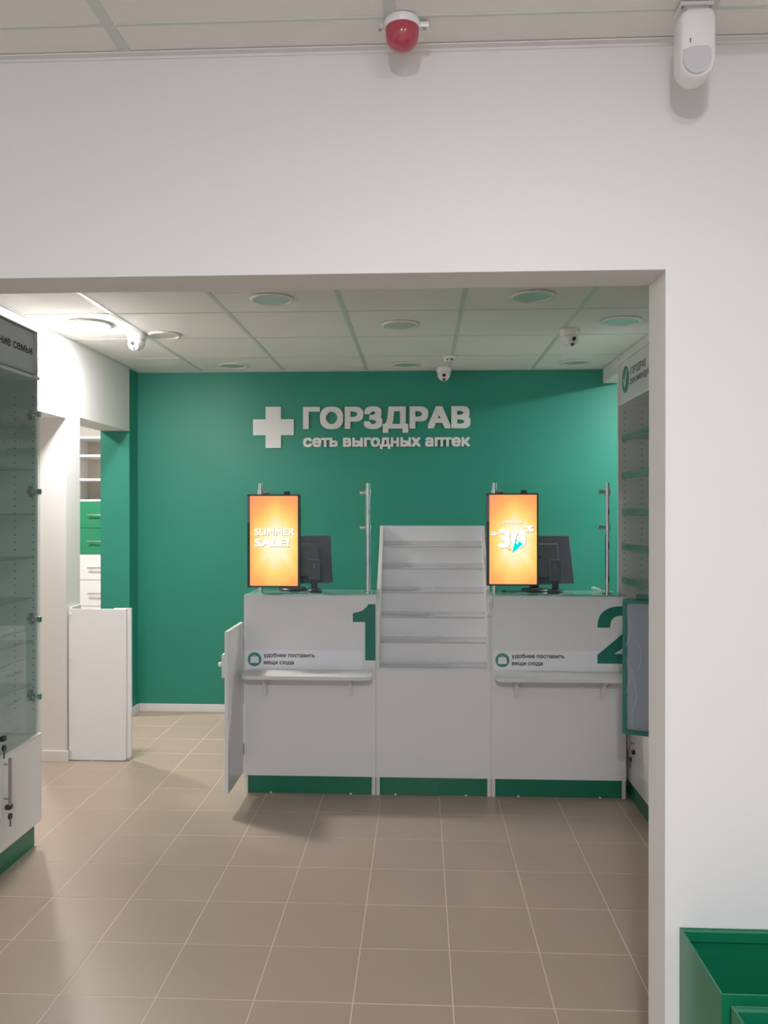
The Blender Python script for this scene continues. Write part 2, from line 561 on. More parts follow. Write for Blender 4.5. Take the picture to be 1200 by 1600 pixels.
G_OFF = 'unlit round ceiling lights of the sales room'
ceiling_light(-1.307, 5.53, 'unlit round ceiling light by the green wall, leftmost of its row', 'light', None)['group'] = G_OFF
for x, y, lab in (
    (-0.10, 5.55, 'unlit round ceiling light by the green wall left of the small camera there'),
    (1.06, 5.52, 'unlit round ceiling light by the green wall, rightmost of its row'),
    (-0.108, 4.356, 'unlit round ceiling light in mid ceiling above the middle display rack'),
    (1.07, 4.321, 'greenish unlit round ceiling light right of the right-hand dome camera'),
    (-0.711, 3.80, 'unlit round ceiling light half hidden by the beam, left of centre'),
    (0.53, 3.80, 'unlit round ceiling light half hidden by the beam, right of centre')):
    ceiling_light(x, y, lab, G_OFF)
ceiling_light(-1.475, 4.548, 'pinkish white round ceiling light beside the left dome camera', G_OFF, off='diff_warm', r=0.092)
ceiling_light(-1.80, 4.27, 'brightly glowing round ceiling light near the left wall', None, lit=lamp_mat('lamp_glow_left', (1.0, 0.97, 0.94, 1), LAMP_LEFT), r=0.12)
ceiling_light(1.90, 4.95, 'lit round ceiling light right of the dropped box', None, lit=lamp_mat('lamp_glow_right', (0.95, 1.0, 0.98, 1), LAMP_RIGHT))
em = lamp_mat('lamp_glow_entry', (1.0, 0.97, 0.955, 1), LAMP_ENTRY)
em2 = lamp_mat('lamp_glow_rear', (0.92, 0.96, 1.0, 1), LAMP_REAR)
for x, y, lab in ((0.35, 0.62, 'lit round ceiling light nearest the beam in the entry room'), (-0.14, -1.1, 'lit round ceiling light in the middle of the entry room')):
    ceiling_light(x, y, lab, 'lit ceiling lights of the entry room', lit=em if y > 0 else em2)
ceiling_light(-2.9, 5.5, 'lit round ceiling light in the store room behind the left wall', None, lit=lamp_mat('lamp_glow_store', (1.0, 0.96, 0.90, 1), LAMP_STORE))

def dome_camera(x, y, label, turn, ball=0.046):
    t = thing('dome_camera', label, 'camera', (x, y, CZ), 'white ceiling dome cameras', turn)
    c = Vector((x, y, CZ))
    bm = bmesh.new(); lathe(bm, c, [(0.054, 0), (0.056, -0.010), (0.052, -0.034), (0.047, -0.040)], 36)
    obj('base', bm, M['white_pl'], t, smooth=True)
    bm = bmesh.new(); sphere(bm, c + Vector((0, 0, -0.05)), ball, u=32, v=20)
    h = obj('ball', bm, M['white_pl'], t, smooth=True)
    d = Vector((0, -1, -0.55)).normalized()
    up = Vector((0, -0.55, 1)).normalized()
    for nm, k, rr in (('lens', 0.012, 0.0125), ('sensor', -0.020, 0.011)):
        ctr = c + Vector((0, 0, -0.05)) + d * (ball * 0.93) + up * k
        bm = bmesh.new(); cyl(bm, ctr - d * 0.006, ctr + d * (0.005 - abs(k) * 0.1), rr, rr, 20)
        obj(nm, bm, M['dark' if nm == 'lens' else 'black'], h)
    bm = bmesh.new(); cyl(bm, c + Vector((0, 0, -0.05)) + d * (ball * 0.80), c + Vector((0, 0, -0.05)) + d * (ball * 0.985), 0.036, 0.030, 28)
    obj('faceplate', bm, M['trim'], h)
    return t
dome_camera(-1.632, 4.53, 'white dome camera on the ceiling near the glowing light, far left', math.radians(-12))
dome_camera(0.835, 4.52, 'white dome camera on the ceiling above the right counter', math.radians(22))
dome_camera(0.166, 5.69, 'white dome camera on the ceiling right at the green wall', 0.0)

t = thing('smoke_detector', 'flat white smoke detector on the ceiling bar before the green-wall camera', 'detector', (0.19, 5.28, CZ))
bm = bmesh.new(); lathe(bm, (0.19, 5.28, CZ), [(0.046, 0), (0.048, -0.008), (0.044, -0.014)], 32); obj('base', bm, M['white_pl'], t, smooth=True)
bm = bmesh.new(); lathe(bm, (0.19, 5.28, CZ), [(0.040, -0.013), (0.036, -0.034), (0.024, -0.040)], 32); obj('cap', bm, M['white_pl'], t, smooth=True)
bm = bmesh.new()
for s, ww in ((-1, .011), (1, .016)):
    box(bm, .19 + s * .016 - ww / 2, .19 + s * .016 + ww / 2, 5.232, 5.25, CZ - .031, CZ - .024)
obj('slot', bm, M['dark'], t)

# red beacon
t = thing('fire_alarm_beacon', 'red fire alarm beacon on a white round base at the ceiling edge', 'alarm', (-0.038, 1.657, CZ))
c = (-0.038, 1.657, CZ)
bm = bmesh.new(); lathe(bm, c, [(0.036, 0), (0.0385, -0.004), (0.038, -0.012), (0.036, -0.017)], 40)
bs = obj('base', bm, M['white_pl'], t, smooth=True)
for s in (-1, 1):
    bm = bmesh.new(); box(bm, c[0] + s * .036 - .008, c[0] + s * .036 + .012 * s + .008, 1.649, 1.665, CZ - .016, CZ - .005, bev=.003)
    obj('mounting_ear', bm, M['white_pl'], bs)
    bm = bmesh.new(); cyl(bm, (c[0] + s * .046, 1.657, CZ - .018), (c[0] + s * .046, 1.657, CZ - .015), .0035, seg=12)
    obj('screw', bm, M['steel'], bs)
bm = bmesh.new()
lathe(bm, c, [(0.0350, -0.016), (0.0345, -0.032), (0.031, -0.045), (0.024, -0.053), (0.013, -0.059), (0.003, -0.061)], 40)
obj('lens', bm, M['red_lens'], t, smooth=True)

# motion detector
t = thing('motion_detector', 'white capsule-shaped motion detector hanging from the ceiling edge at right', 'detector', (0.540, 1.62, CZ))
bm = bmesh.new()
MX = 0.547
out = [(MX + 0.035 * math.cos(a), 2.368 + 0.037 * math.sin(a)) for a in [PI + PI * k / 20 for k in range(21)]]
out += [(MX + .035, 2.45), (MX + .031, 2.468), (MX + .020, 2.472), (MX - .020, 2.470), (MX - .032, 2.462), (MX - .035, 2.45)]
ccx, ccz = MX, 2.40
rings = []
for sc_, yy in ((0.80, 1.652), (0.96, 1.648), (1.0, 1.638), (1.0, 1.614), (0.975, 1.606), (0.92, 1.600), (0.82, 1.597)):
    rings.append([bm.verts.new((ccx + (px - ccx) * sc_, yy, ccz + (pz - ccz) * (1 - (1 - sc_) * .75))) for px, pz in out])
for ra, rb in zip(rings, rings[1:]):
    for k in range(len(ra)):
        bm.faces.new((ra[k], ra[(k + 1) % len(ra)], rb[(k + 1) % len(ra)], rb[k]))
bm.faces.new(rings[0]); bm.faces.new(rings[-1])
obj('housing', bm, M['white_pl'], t, smooth=True)
bm = bmesh.new()
out = [(MX - .004 + 0.027 * math.cos(a), 2.366 + 0.029 * math.sin(a)) for a in [PI + PI * k / 16 for k in range(17)]] + [(MX + .023, 2.385), (MX + .016, 2.391), (MX - .012, 2.390), (MX - .030, 2.384)]
prism(bm, out, 'XZ', 1.61, 1.5945)
obj('lens', bm, M['pir_lens'], t, smooth=True)
bm = bmesh.new(); box(bm, MX - .018, MX - .0162, 1.596, 1.60, 2.398, 2.407); obj('indicator', bm, M['dark'], t)
bm = bmesh.new(); box(bm, MX - .030, MX + .036, 1.615, 1.665, CZ - .008, CZ, bev=.003); box(bm, MX - .014, MX + .018, 1.625, 1.655, 2.46, CZ - .007)
br = obj('bracket', bm, M['white_pl'], t)
for x in (MX - .024, MX + .031):
    bm = bmesh.new(); cyl(bm, (x, 1.622, CZ - .010), (x, 1.622, CZ - .007), .003, seg=12); obj('screw', bm, M['steel'], br)

# ================================================================== WALL SIGN
t = thing('wall_sign', 'white cross and lettering mounted on the green back wall', 'sign', (-0.43, 5.78, 1.93))
bm = bmesh.new()
cx0, cx1, cz0, cz1 = -1.221, -0.922, 1.932, 2.232
ax0, ax1, az0, az1 = -1.129, -1.016, 2.025, 2.141
prism(bm, [(ax0, cz0), (ax1, cz0), (ax1, az0), (cx1, az0), (cx1, az1), (ax1, az1), (ax1, cz1), (ax0, cz1), (ax0, az1), (cx0, az1), (cx0, az0), (ax0, az0)], 'XZ', 5.778, 5.79)
obj('cross', bm, M['sign'], t)
letters_at('letter', 'ГОРЗДРАВ', (-0.854, 5.789, 2.078), RIGHT, UP, 1.214, 0.160, M['sign'], t, bold=0.046, thick=0.011)
letters_at('letter', 'сеть выгодных аптек', (-0.854, 5.789, 1.943), RIGHT, UP, 1.212, 0.066, M['sign'], t, bold=0.038, thick=0.008, cap='н')

# ================================================================== COUNTERS
YF = 4.13
def posts(bm_list, t, x0, x1):
    for x in (x0, x1):
        bx('corner_post', x, x + 0.018, YF + .002, YF + .03, 0.0, 0.094, M['lam_edge'], t)

def bag_shelf(t, x0, x1, brs):
    bm = bmesh.new()
    y0, y1, r = 3.95, YF, 0.045
    pts = [(x0, y1), (x0, y0 + r)] + [(x0 + r - r * math.cos(a), y0 + r - r * math.sin(a)) for a in [PI / 2 * k / 6 for k in range(1, 7)]]
    pts += [(x1 - r + r * math.sin(a), y0 + r - r * math.cos(a)) for a in [PI / 2 * k / 6 for k in range(0, 7)]] + [(x1, y1)]
    prism(bm, pts, 'XY', 0.632, 0.65)
    sh = obj('bag_shelf', bm, M['lam_edge'], t)
    for x in brs:
        bm = bmesh.new()
        prism(bm, [(YF, 0.632), (4.0, 0.632), (4.0, 0.622), (4.075, 0.59), (4.105, 0.515), (YF, 0.515)], 'YZ', x, x + 0.018)
        obj('bracket', bm, M['lam'], sh)

def sticker(t, x, z):
    """pale label with a round bag icon and two lines"""
    st = bx('sticker', x - .045, x + .56, YF - .0008, YF, z - .05, z + .05, M['sticker'], t)
    bm = bmesh.new(); cyl(bm, (x, YF - .0015, z), (x, YF, z), .036, seg=40); obj('icon', bm, M['icon_print'], st)
    bm = bmesh.new()
    pts = []
    for (qx, qz, a0) in ((.016, .010, 0), (-.016, .010, PI / 2), (-.018, -.014, PI), (.018, -.014, 1.5 * PI)):
        pts += [(x + qx + .005 * math.cos(a0 + a), z + qz + .005 * math.sin(a0 + a)) for a in (0, PI / 6, PI / 3, PI / 2)]
    prism(bm, pts, 'XZ', YF - .0022, YF - .0012)
    obj('bag_symbol', bm, M['sticker'], st)
    bm = bmesh.new()
    for k in range(8):
        a0, a1 = PI * k / 8, PI * (k + 1) / 8
        p = [(x + rr * math.cos(a) * 1.1, z + .014 + rr * math.sin(a)) for rr, a in ((.006, a0), (.0085, a0), (.0085, a1), (.006, a1))]
        prism(bm, p, 'XZ', YF - .0022, YF - .0012)
    obj('bag_symbol', bm, M['sticker'], st)
    text_at('lettering', 'удобнее поставить', (x + .048, YF - .0008, z + .0125), RIGHT, UP, .268, .0165, M['black_print'], st, bold=0.022, cap='н')
    text_at('lettering', 'вещи сюда', (x + .048, YF - .0008, z - .0245), RIGHT, UP, .158, .0165, M['black_print'], st, bold=0.022, cap='н')

def counter(x0, x1, label, number):
    t = thing('service_counter', label, 'counter', ((x0 + x1) / 2, 4.3, 0), 'numbered service counters')
    bx('front_panel', x0, x1, YF, YF + .018, 0.094, 1.022, M['lam'], t)
    bx('side_panel', x0, x0 + .018, YF + .018, 4.44, 0.0, 1.022, M['lam'], t)
    bx('side_panel', x1 - .018, x1, YF + .018, 4.44, 0.0, 1.022, M['lam'], t)
    bx('upper_top', x0, x1, YF, 4.44, 1.022, 1.036, M['lam'], t)
    bx('glass_top', x0, x1, YF - .006, 4.46, 1.036, 1.042, M['top_glass'], t)
    bx('work_desk', x0, x1, 4.44, 4.85, 0.74, 0.76, M['lam'], t)
    bx('back_board', x0 + .018, x1 - .018, 4.42, 4.44, 0.0, 1.02, M['lam_in'], t)
    bx('desk_side', x1 - .018, x1, 4.44, 4.85, 0.0, 0.74, M['lam'], t)
    bx('plinth', x0 + .022, x1 - .022, YF + .012, YF + .028, 0.002, 0.092, M['plinth'], t)
    posts(None, t, x0 + .002, x1 - .02)
    for x in (x0 + .14, x1 - .13):
        bm = bmesh.new(); cyl(bm, (x, YF + .008, 0.0), (x, YF + .008, 0.007), .006, seg=12); obj('clip', bm, M['white_pl'], t)
    for p in number:
        bm = bmesh.new(); prism(bm, p, 'XZ', YF - .0009, YF); obj('number', bm, M['green_print'], t)
    return t

ONE = [[(-0.287, .699), (-0.2335, .699), (-0.2335, .991), (-0.271, .991), (-0.2755, .982), (-0.284, .972), (-0.301, .958), (-0.324, .949), (-0.351, .944), (-0.351, .898), (-0.287, .898)]]
TWO = [[(0.905, 0.877), (0.907, 0.906), (0.913, .927), (0.92, 0.944), (0.934, .959), (0.951, 0.971), (0.969, .979), (0.988, 0.984), (1.01, .9865), (1.033, 0.987), (1.050, 0.985), (1.050, 0.937),
        (1.033, 0.939), (1.016, .939), (1.003, 0.936), (0.991, .930), (0.981, 0.922), (0.975, .912), (0.972, 0.902), (0.970, .89), (0.969, 0.877)],
       [(0.905, 0.693), (1.050, 0.693), (1.050, .743), (0.991, 0.743), (1.050, 0.786), (1.050, 0.861), (0.905, .738)]]
c1 = counter(-0.921, -0.232, 'white service counter with a large green 1, left of the display rack', ONE)
bag_shelf(c1, -0.905, -0.245, (-0.815, -0.372))
sticker(c1, -0.865, 0.700)
c2 = counter(0.365, 1.051, 'white service counter with a large green 2, right of the display rack', TWO)
bag_shelf(c2, 0.375, 1.045, (0.478, 0.918))
sticker(c2, 0.421, 0.706)

# drawer unit behind counter 1, drawers facing the passage
t = thing('drawer_unit', 'white five-drawer unit behind the left counter, seen mirrored in the showcase', 'cabinet', (-0.70, 4.65, 0))
bx('body', -0.91, -0.5, 4.47, 4.86, 0.0, 0.735, M['lam_in'], t)
for k in range(4):
    z = 0.05 + k * .17
    d = bx('drawer', -0.928, -0.911, 4.475, 4.855, z, z + .165, M['lam'], t)
    bm = bmesh.new()
    cyl(bm, (-0.955, 4.59, z + .11), (-0.955, 4.74, z + .11), .005, seg=10)
    for y in (4.61, 4.72):
        cyl(bm, (-0.955, y, z + .11), (-0.928, y, z + .11), .004, seg=8)
    obj('handle', bm, M['steel'], d, smooth=True)

# middle cabinet
t = thing('low_cabinet', 'plain white cabinet with green plinth under the stepped display rack', 'cabinet', (0.066, 4.3, 0))
bx('front_panel', -0.231, 0.364, YF, YF + .018, 0.094, 0.652, M['lam'], t)
bx('carcass', -0.231, 0.364, YF + .018, 4.62, 0.094, 0.652, M['lam_in'], t)
for a, b in ((-0.210, 0.0975), (0.0985, 0.343)):
    bx('plinth', a, b, YF + .012, YF + .028, 0.002, 0.092, M['plinth'], t)
for x in (-0.229, 0.3445):
    bx('corner_post', x, x + 0.018, YF + .002, YF + .03, 0.0, 0.094, M['lam_edge'], t)
for x in (-0.13, 0.235):
    bm = bmesh.new(); cyl(bm, (x, YF + .008, 0.0), (x, YF + .008, 0.007), .006, seg=12); obj('clip', bm, M['white_pl'], t)

# stepped rack
t = thing('display_rack', 'empty white stepped display rack between the two counters', 'rack', (0.066, 4.35, 0.652))
levels = [(4.14, 0.668), (4.215, 0.785), (4.29, 0.908), (4.365, 1.033), (4.44, 1.157), (4.515, 1.277)]
for x0 in (-0.231, 0.346):
    bm = bmesh.new()
    prism(bm, [(4.132, 0.6525), (4.62, 0.6525), (4.62, 1.389), (4.56, 1.389), (4.50, 1.30), (4.235, 1.06), (4.215, 1.0), (4.132, 0.93)], 'YZ', x0, x0 + .018)
    obj('side_panel', bm, M['lam_edge'], t)
bx('base_board', -0.213, 0.346, 4.134, 4.60, 0.6525, 0.6598, M['lam'], t)
for k, (y, z) in enumerate(levels):
    yn = levels[k + 1][0] if k + 1 < len(levels) else 4.59
    zn = levels[k + 1][1] if k + 1 < len(levels) else 1.389
    bx('shelf', -0.213, 0.346, y, yn + .012, z - .008, z, M['lam'], t)
    bx('back_panel', -0.213, 0.346, yn + .002, yn + .012, z, zn - .008 if k + 1 < len(levels) else zn, M['lam'], t)
    # clear lip with its protective film
    bm = bmesh.new()
    n = 36
    rnd = random.Random(k + 3)
    prev = None
    for i in range(n + 1):
        x = -0.211 + (0.555) * i / n
        amp = 0.0022 if 8 < i < 24 else 0.0006
        pts = [bm.verts.new((x, y - .004 + rnd.uniform(-amp, amp), z - .009)), bm.verts.new((x, y - .006 + rnd.uniform(-amp, amp) * 2, z + .012)), bm.verts.new((x, y - .007 + rnd.uniform(-amp, amp) * 2, z + .028 + rnd.uniform(-amp, amp)))]
        if prev:
            for q in (0, 1):
                bm.faces.new((prev[q], pts[q], pts[q + 1], prev[q + 1]))
        prev = pts
    lo = obj('lip', bm, M['lip'], t, smooth=True)
    lo.modifiers.new('thick', 'SOLIDIFY').thickness = 0.0012
    cb = bmesh.new()  # thin white tubes: painted highlights on the lip film
    for q in range(rnd.choice((3, 5, 6))):
        xa = rnd.uniform(-.09, .07); ln = rnd.uniform(.02, .07)
        za = z + rnd.choice((-.006, .024, .012)) + rnd.uniform(-.003, .003)
        tube(cb, [(xa, y - .009, za), (xa + ln * .5, y - .010, za + rnd.uniform(-.003, .003)), (xa + ln, y - .009, za + rnd.uniform(-.006, .006))], .0007, 5)
    obj('film_glint', cb, M['glint'], lo, smooth=True)
t2 = thing('film_scrap', 'crumpled clear film scrap caught between rack and right counter', 'film', (0.372, 4.115, 0.95))
bm = bmesh.new()
vs = [[bm.verts.new((0.352 + .012 * math.cos(a) * (0.7 + .5 * math.sin(z * 90)) + .004 * s, 4.118 - .008 * abs(math.sin(a + z * 60)), z)) for a in [PI * q / 5 for q in range(6)]] for s, z in enumerate([.93, .955, .98, 1.0, 1.02, 1.034])]
for a, b in zip(vs, vs[1:]):
    for q in range(5):
        bm.faces.new((a[q], a[q + 1], b[q + 1], b[q]))
fo = obj('sheet', bm, M['film'], t2, smooth=True)
fo.modifiers.new('thick', 'SOLIDIFY').thickness = 0.001

# chrome posts with clamps and guard glass
def guard(x0, x1, label):
    t = thing('glass_guard', label, 'screen', ((x0 + x1) / 2, 4.225, 1.042), 'glass guards on the counters')
    for x, s in ((x0, 1), (x1, -1)):
        bm = bmesh.new()
        cyl(bm, (x, 4.225, 1.042), (x, 4.225, 1.622), .0115, seg=24)
        p = obj('post', bm, M['chrome'], t, smooth=True)
        bm = bmesh.new(); cyl(bm, (x, 4.225, 1.042), (x, 4.225, 1.048), .02, seg=24); cyl(bm, (x, 4.225, 1.34), (x, 4.225, 1.343), .0125, seg=24)
        obj('foot', bm, M['chrome'], p, smooth=True)
        for z in (1.573, 1.388):
            bm = bmesh.new()
            cyl(bm, (x, 4.225, z - .014), (x, 4.225, z + .014), .0165, seg=20)
            cyl(bm, (x, 4.225, z), (x + s * .03, 4.225, z), .0085, seg=16)
            cyl(bm, (x + s * .026, 4.225, z), (x + s * .043, 4.225, z), .0125, seg=16)
            obj('clamp', bm, M['chrome'], p, smooth=True)
    bx('glass', x0 + .035, x1 - .035, 4.222, 4.228, 1.345, 1.612, M['guard'], t)
guard(-0.853, -0.278, 'clear glass guard on chrome posts behind the SUMMER SALE screen')
guard(0.389, 0.977, 'clear glass guard on chrome posts behind the 30% discount screen, rightmost')

# ------------------------------------------------------------------ advertising screens
def screen_mat(name, cx, cz):
    m = bpy.data.materials.new(name)
    m.use_nodes = True
    nt = m.node_tree
    for n in list(nt.nodes):
        nt.nodes.remove(n)
    N, L = nt.nodes.new, nt.links.new
    out = N('ShaderNodeOutputMaterial'); em_ = N('ShaderNodeEmission'); em_.inputs[1].default_value = 1.0
    tc = N('ShaderNodeTexCoord'); sp = N('ShaderNodeSeparateXYZ'); L(tc.outputs['Object'], sp.inputs[0])
    def math_(op, a, b=None, v=None):
        n = N('ShaderNodeMath'); n.operation = op
        L(a, n.inputs[0])
        if b is not None: L(b, n.inputs[1])
        elif v is not None: n.inputs[1].default_value = v
        return n.outputs[0]
    x = math_('SUBTRACT', sp.outputs[0], v=cx); z = math_('SUBTRACT', sp.outputs[2], v=cz)
    zz = math_('MULTIPLY', z, v=0.70)
    r = math_('SQRT', math_('ADD', math_('POWER', math_('ABSOLUTE', x), v=2), math_('POWER', math_('ABSOLUTE', zz), v=2)))
    ang = math_('ARCTAN2', z, x)
    rays = math_('POWER', math_('ABSOLUTE', math_('SINE', math_('MULTIPLY', ang, v=4.5))), v=14.0)
    rays2 = math_('POWER', math_('ABSOLUTE', math_('SINE', math_('ADD', math_('MULTIPLY', ang, v=2.5), v=0.8))), v=20.0)
    ry = math_('ADD', math_('MULTIPLY', rays, v=0.006), math_('MULTIPLY', rays2, v=0.012))
    d = math_('SUBTRACT', r, ry)
    low = math_('MULTIPLY', math_('MAXIMUM', math_('MULTIPLY', z, v=-1.0), v=0.0), v=-0.10)
    d = math_('ADD', d, low)
    rp = N('ShaderNodeValToRGB'); cr = rp.color_ramp
    mr = N('ShaderNodeMapRange'); L(d, mr.inputs[0]); mr.inputs[1].default_value = 0.0; mr.inputs[2].default_value = 0.19
    L(mr.outputs[0], rp.inputs[0])
    stops = [(0.0, (1.0, 1.0, 0.85, 1)), (0.28, (1.0, 0.95, 0.56, 1)), (0.50, (1.0, 0.74, 0.21, 1)), (0.76, (1.0, 0.46, 0.14, 1)), (1.0, (1.0, 0.36, 0.16, 1))]
    cr.elements[0].position = 0; cr.elements[0].color = stops[0][1]
    cr.elements[1].position = 1; cr.elements[1].color = stops[-1][1]
    for p, c in stops[1:-1]:
        e = cr.elements.new(p); e.color = c
    L(rp.outputs[0], em_.inputs[0]); L(em_.outputs[0], out.inputs['Surface'])
    return m
TXT = lamp_mat('screen_text_white', (1, 1, 0.97, 1), 1.25)
TXT_SH = lamp_mat('screen_text_shadow', (0.72, 0.42, 0.20, 1), 0.85)
CYAN = lamp_mat('screen_cyan', (0.0, 0.85, 0.85, 1), 0.95)
GOLD = lamp_mat('screen_gold', (0.95, 0.75, 0.25, 1), 0.9)

def ad_screen(x0, x1, z0, z1, label, pole_x):
    """bezel rectangle on its front at y = 4.095"""
    t = thing('advertising_screen', label, 'screen', ((x0 + x1) / 2, 4.13, z0), 'upright advertising screens')
    y = 4.095
    bm = bmesh.new(); box(bm, x0, x1, y + .004, y + .045, z0, z1, bev=.003); hs = obj('housing', bm, M['black'], t)
    b = .008
    for nm, a in (('bezel', (x0, x1, z1 - b, z1)), ('bezel', (x0, x1, z0, z0 + b)), ('bezel', (x1 - b, x1, z0 + b, z1 - b)), ('bezel', (x0, x0 + .013, z0 + b, z1 - b))):
        bx(nm, a[0], a[1], y - .002, y + .006, a[2], a[3], M['black'], hs)
    bx('grille', x0 + .0005, x0 + .0125, y - .0028, y - .001, z1 - .145, z1 - .012, M['grille'], hs)
    for k in range(16):
        zz = z1 - .02 - k * .008
        bx('grille_slot', x0 + .002, x0 + .011, y - .0032, y - .0026, zz - .002, zz, M['black'], hs)
    sx0, sx1, sz0, sz1 = x0 + .013, x1 - b, z0 + b, z1 - b
    cxm, czm = (sx0 + sx1) / 2, (sz0 + sz1) / 2
    sc = bx('display', sx0, sx1, y + .001, y + .004, sz0, sz1, None or screen_mat('sunburst_screen', 0.012, -0.005), t, origin=(cxm, y, czm))
    bm = bmesh.new()
    box(bm, pole_x - .03, pole_x + .03, y + .045, 4.210, z1 - .09, z1 - .06)
    box(bm, pole_x - .03, pole_x + .03, y + .045, 4.210, z0 + .06, z0 + .09)
    obj('mount', bm, M['black'], t)
    bx('mount_tab', x1 - .085, x1 - .055, y + .02, y + .05, z1 - .005, z1 + .016, M['black'], t)
    return t, sc, y
t, sc, y = ad_screen(-0.895, -0.624, 1.079, 1.560, 'upright screen showing SUMMER SALE on an orange sunburst', -0.853)
def scr_text(body, x, z, wd, ht, bold=0.03, shadow=True, sc=None):
    if shadow:
        text_at('screen_text', body, (x + .0028, y + .0008, z - .0032), RIGHT, UP, wd, ht, TXT_SH, sc, bold=bold, thick=0.0002)
    text_at('screen_text', body, (x, y + .0004, z), RIGHT, UP, wd, ht, TXT, sc, bold=bold, thick=0.0002)
scr_text('SUMMER', -0.858, 1.350, 0.208, 0.037, bold=.018, sc=sc)
scr_text('SALE!', -0.858, 1.292, 0.180, 0.043, bold=.03, sc=sc)
t, sc, y = ad_screen(0.338, 0.600, 1.093, 1.565, 'upright screen showing a 30% discount on an orange sunburst', 0.389)
scr_text('скидки', 0.418, 1.412, 0.098, 0.016, bold=.012, sc=sc)
scr_text('до', 0.362, 1.352, 0.030, 0.022, sc=sc)
scr_text('30', 0.398, 1.290, 0.138, 0.100, bold=.028, sc=sc)
scr_text('%', 0.533, 1.370, 0.043, 0.034, bold=.03, sc=sc)
bm = bmesh.new(); prism(bm, [(0.467, 1.258), (0.484, 1.333), (0.522, 1.306)], 'XZ', y - .0002, y + .0004); obj('gift_cone', bm, CYAN, sc)
bm = bmesh.new(); prism(bm, [(0.486, 1.312), (0.494, 1.326), (0.500, 1.318), (0.494, 1.302)], 'XZ', y - .0006, y); obj('cone_highlight', bm, TXT, sc)
bm = bmesh.new(); cyl(bm, (0.455, y, 1.277), (0.455, y + .001, 1.277), .009, seg=16); obj('gold_coin', bm, GOLD, sc)

# ------------------------------------------------------------------ cashier monitors (seen from behind)
def monitor(x, y, wid, hgt, label, yaw, z0=1.042, tilt=14):
    t = thing('monitor', label, 'monitor', (x, y, z0), 'cashier monitors')
    bm = bmesh.new()
    lathe(bm, (x, y, z0), [(0.075, 0), (0.077, .004), (0.072, .010), (0.03, .014)], 32)
    obj('base', bm, M['black'], t, smooth=True)
    R = Matrix.Translation((x, y, z0)) @ Matrix.Rotation(yaw, 4, 'Z')
    bm = bmesh.new(); box(bm, -.022, .022, .004, .034, .01, .11, bev=.004); bmesh.ops.transform(bm, matrix=R, verts=bm.verts[:])
    obj('neck', bm, M['black'], t)
    Rt = R @ Matrix.Translation((0, 0.03, .03)) @ Matrix.Rotation(math.radians(tilt), 4, 'X')
    bm = bmesh.new()
    box(bm, -wid / 2, wid / 2, 0, .03, 0, hgt, bev=.006)
    vs = box(bm, -wid * .33, wid * .33, -.018, .004, hgt * .12, hgt * .82, bev=.008)
    bmesh.ops.transform(bm, matrix=Rt, verts=bm.verts[:])
    h = obj('housing', bm, M['monitor'], t)
    bm = bmesh.new(); box(bm, -wid / 2 + .012, wid / 2 - .012, .030, .0306, .012, hgt - .012)
    bmesh.ops.transform(bm, matrix=Rt, verts=bm.verts[:]); obj('display', bm, M['dark'], h)
    bm = bmesh.new(); box(bm, -.05, .05, -.0225, -.016, hgt * .52, hgt * .56); bmesh.ops.transform(bm, matrix=Rt, verts=bm.verts[:])
    obj('vent', bm, M['black'], h)
    return t
monitor(-0.702, 4.37, .455, .272, 'dark monitor seen from behind on the counter numbered 1, partly behind its screen', math.radians(16), tilt=-14)
monitor(0.625, 4.37, .495, .275, 'wide dark monitor seen from behind on the counter numbered 2', math.radians(16), tilt=-14)

def customer_stand(x, y, label):
    t = thing('customer_display', label, 'display', (x, y, 1.042), 'small customer displays')
    bm = bmesh.new(); lathe(bm, (x, y, 1.042), [(0.042, 0), (0.043, .004), (0.038, .012), (.02, .016)], 28); obj('base', bm, M['black'], t, smooth=True)
    bm = bmesh.new(); box(bm, x - .017, x + .017, y - .006, y + .008, 1.055, 1.15, bev=.004); obj('neck', bm, M['black'], t)
    bm = bmesh.new(); box(bm, x - .030, x + .030, y - .010, y + .010, 1.10, 1.215, bev=.006)
    hd = obj('head', bm, M['monitor'], t)
    for z in (1.185, 1.172):
        bm = bmesh.new(); cyl(bm, (x, y - .0135, z), (x, y - .011, z), .0032, seg=10); obj('screw', bm, M['steel'], hd)
customer_stand(-0.572, 4.285, 'small dark customer display on a round foot beside the SUMMER SALE screen')
customer_stand(0.716, 4.285, 'small dark customer display on a round foot before the wider monitor at right')

bm = bmesh.new(); tube(bm, [(0.935, 4.36, 1.058), (0.95, 4.33, 1.056), (0.968, 4.30, 1.050), (0.985, 4.27, 1.0475)], .0055, 10)
sphere(bm, (0.935, 4.36, 1.056), .011, 1.3, 1, .8, 12, 8)
o = obj('cable_plug', bm, M['white_pl'], smooth=True); o['label'] = 'short white cable plug lying by the chrome post at far right'; o['category'] = 'cable'
bm = bmesh.new(); tube(bm, [(0.43, 4.25, 1.046), (0.445, 4.24, 1.050), (0.46, 4.255, 1.047), (0.485, 4.25, 1.046), (0.52, 4.28, 1.046), (0.57, 4.32, 1.046)], .0035, 8)
sphere(bm, (0.445, 4.24, 1.050), .009, 1.4, 1, .8, 12, 8)
o = obj('black_cable', bm, M['black'], smooth=True); o['label'] = 'black cable lying on the glass top under the 30% screen'; o['category'] = 'cable'

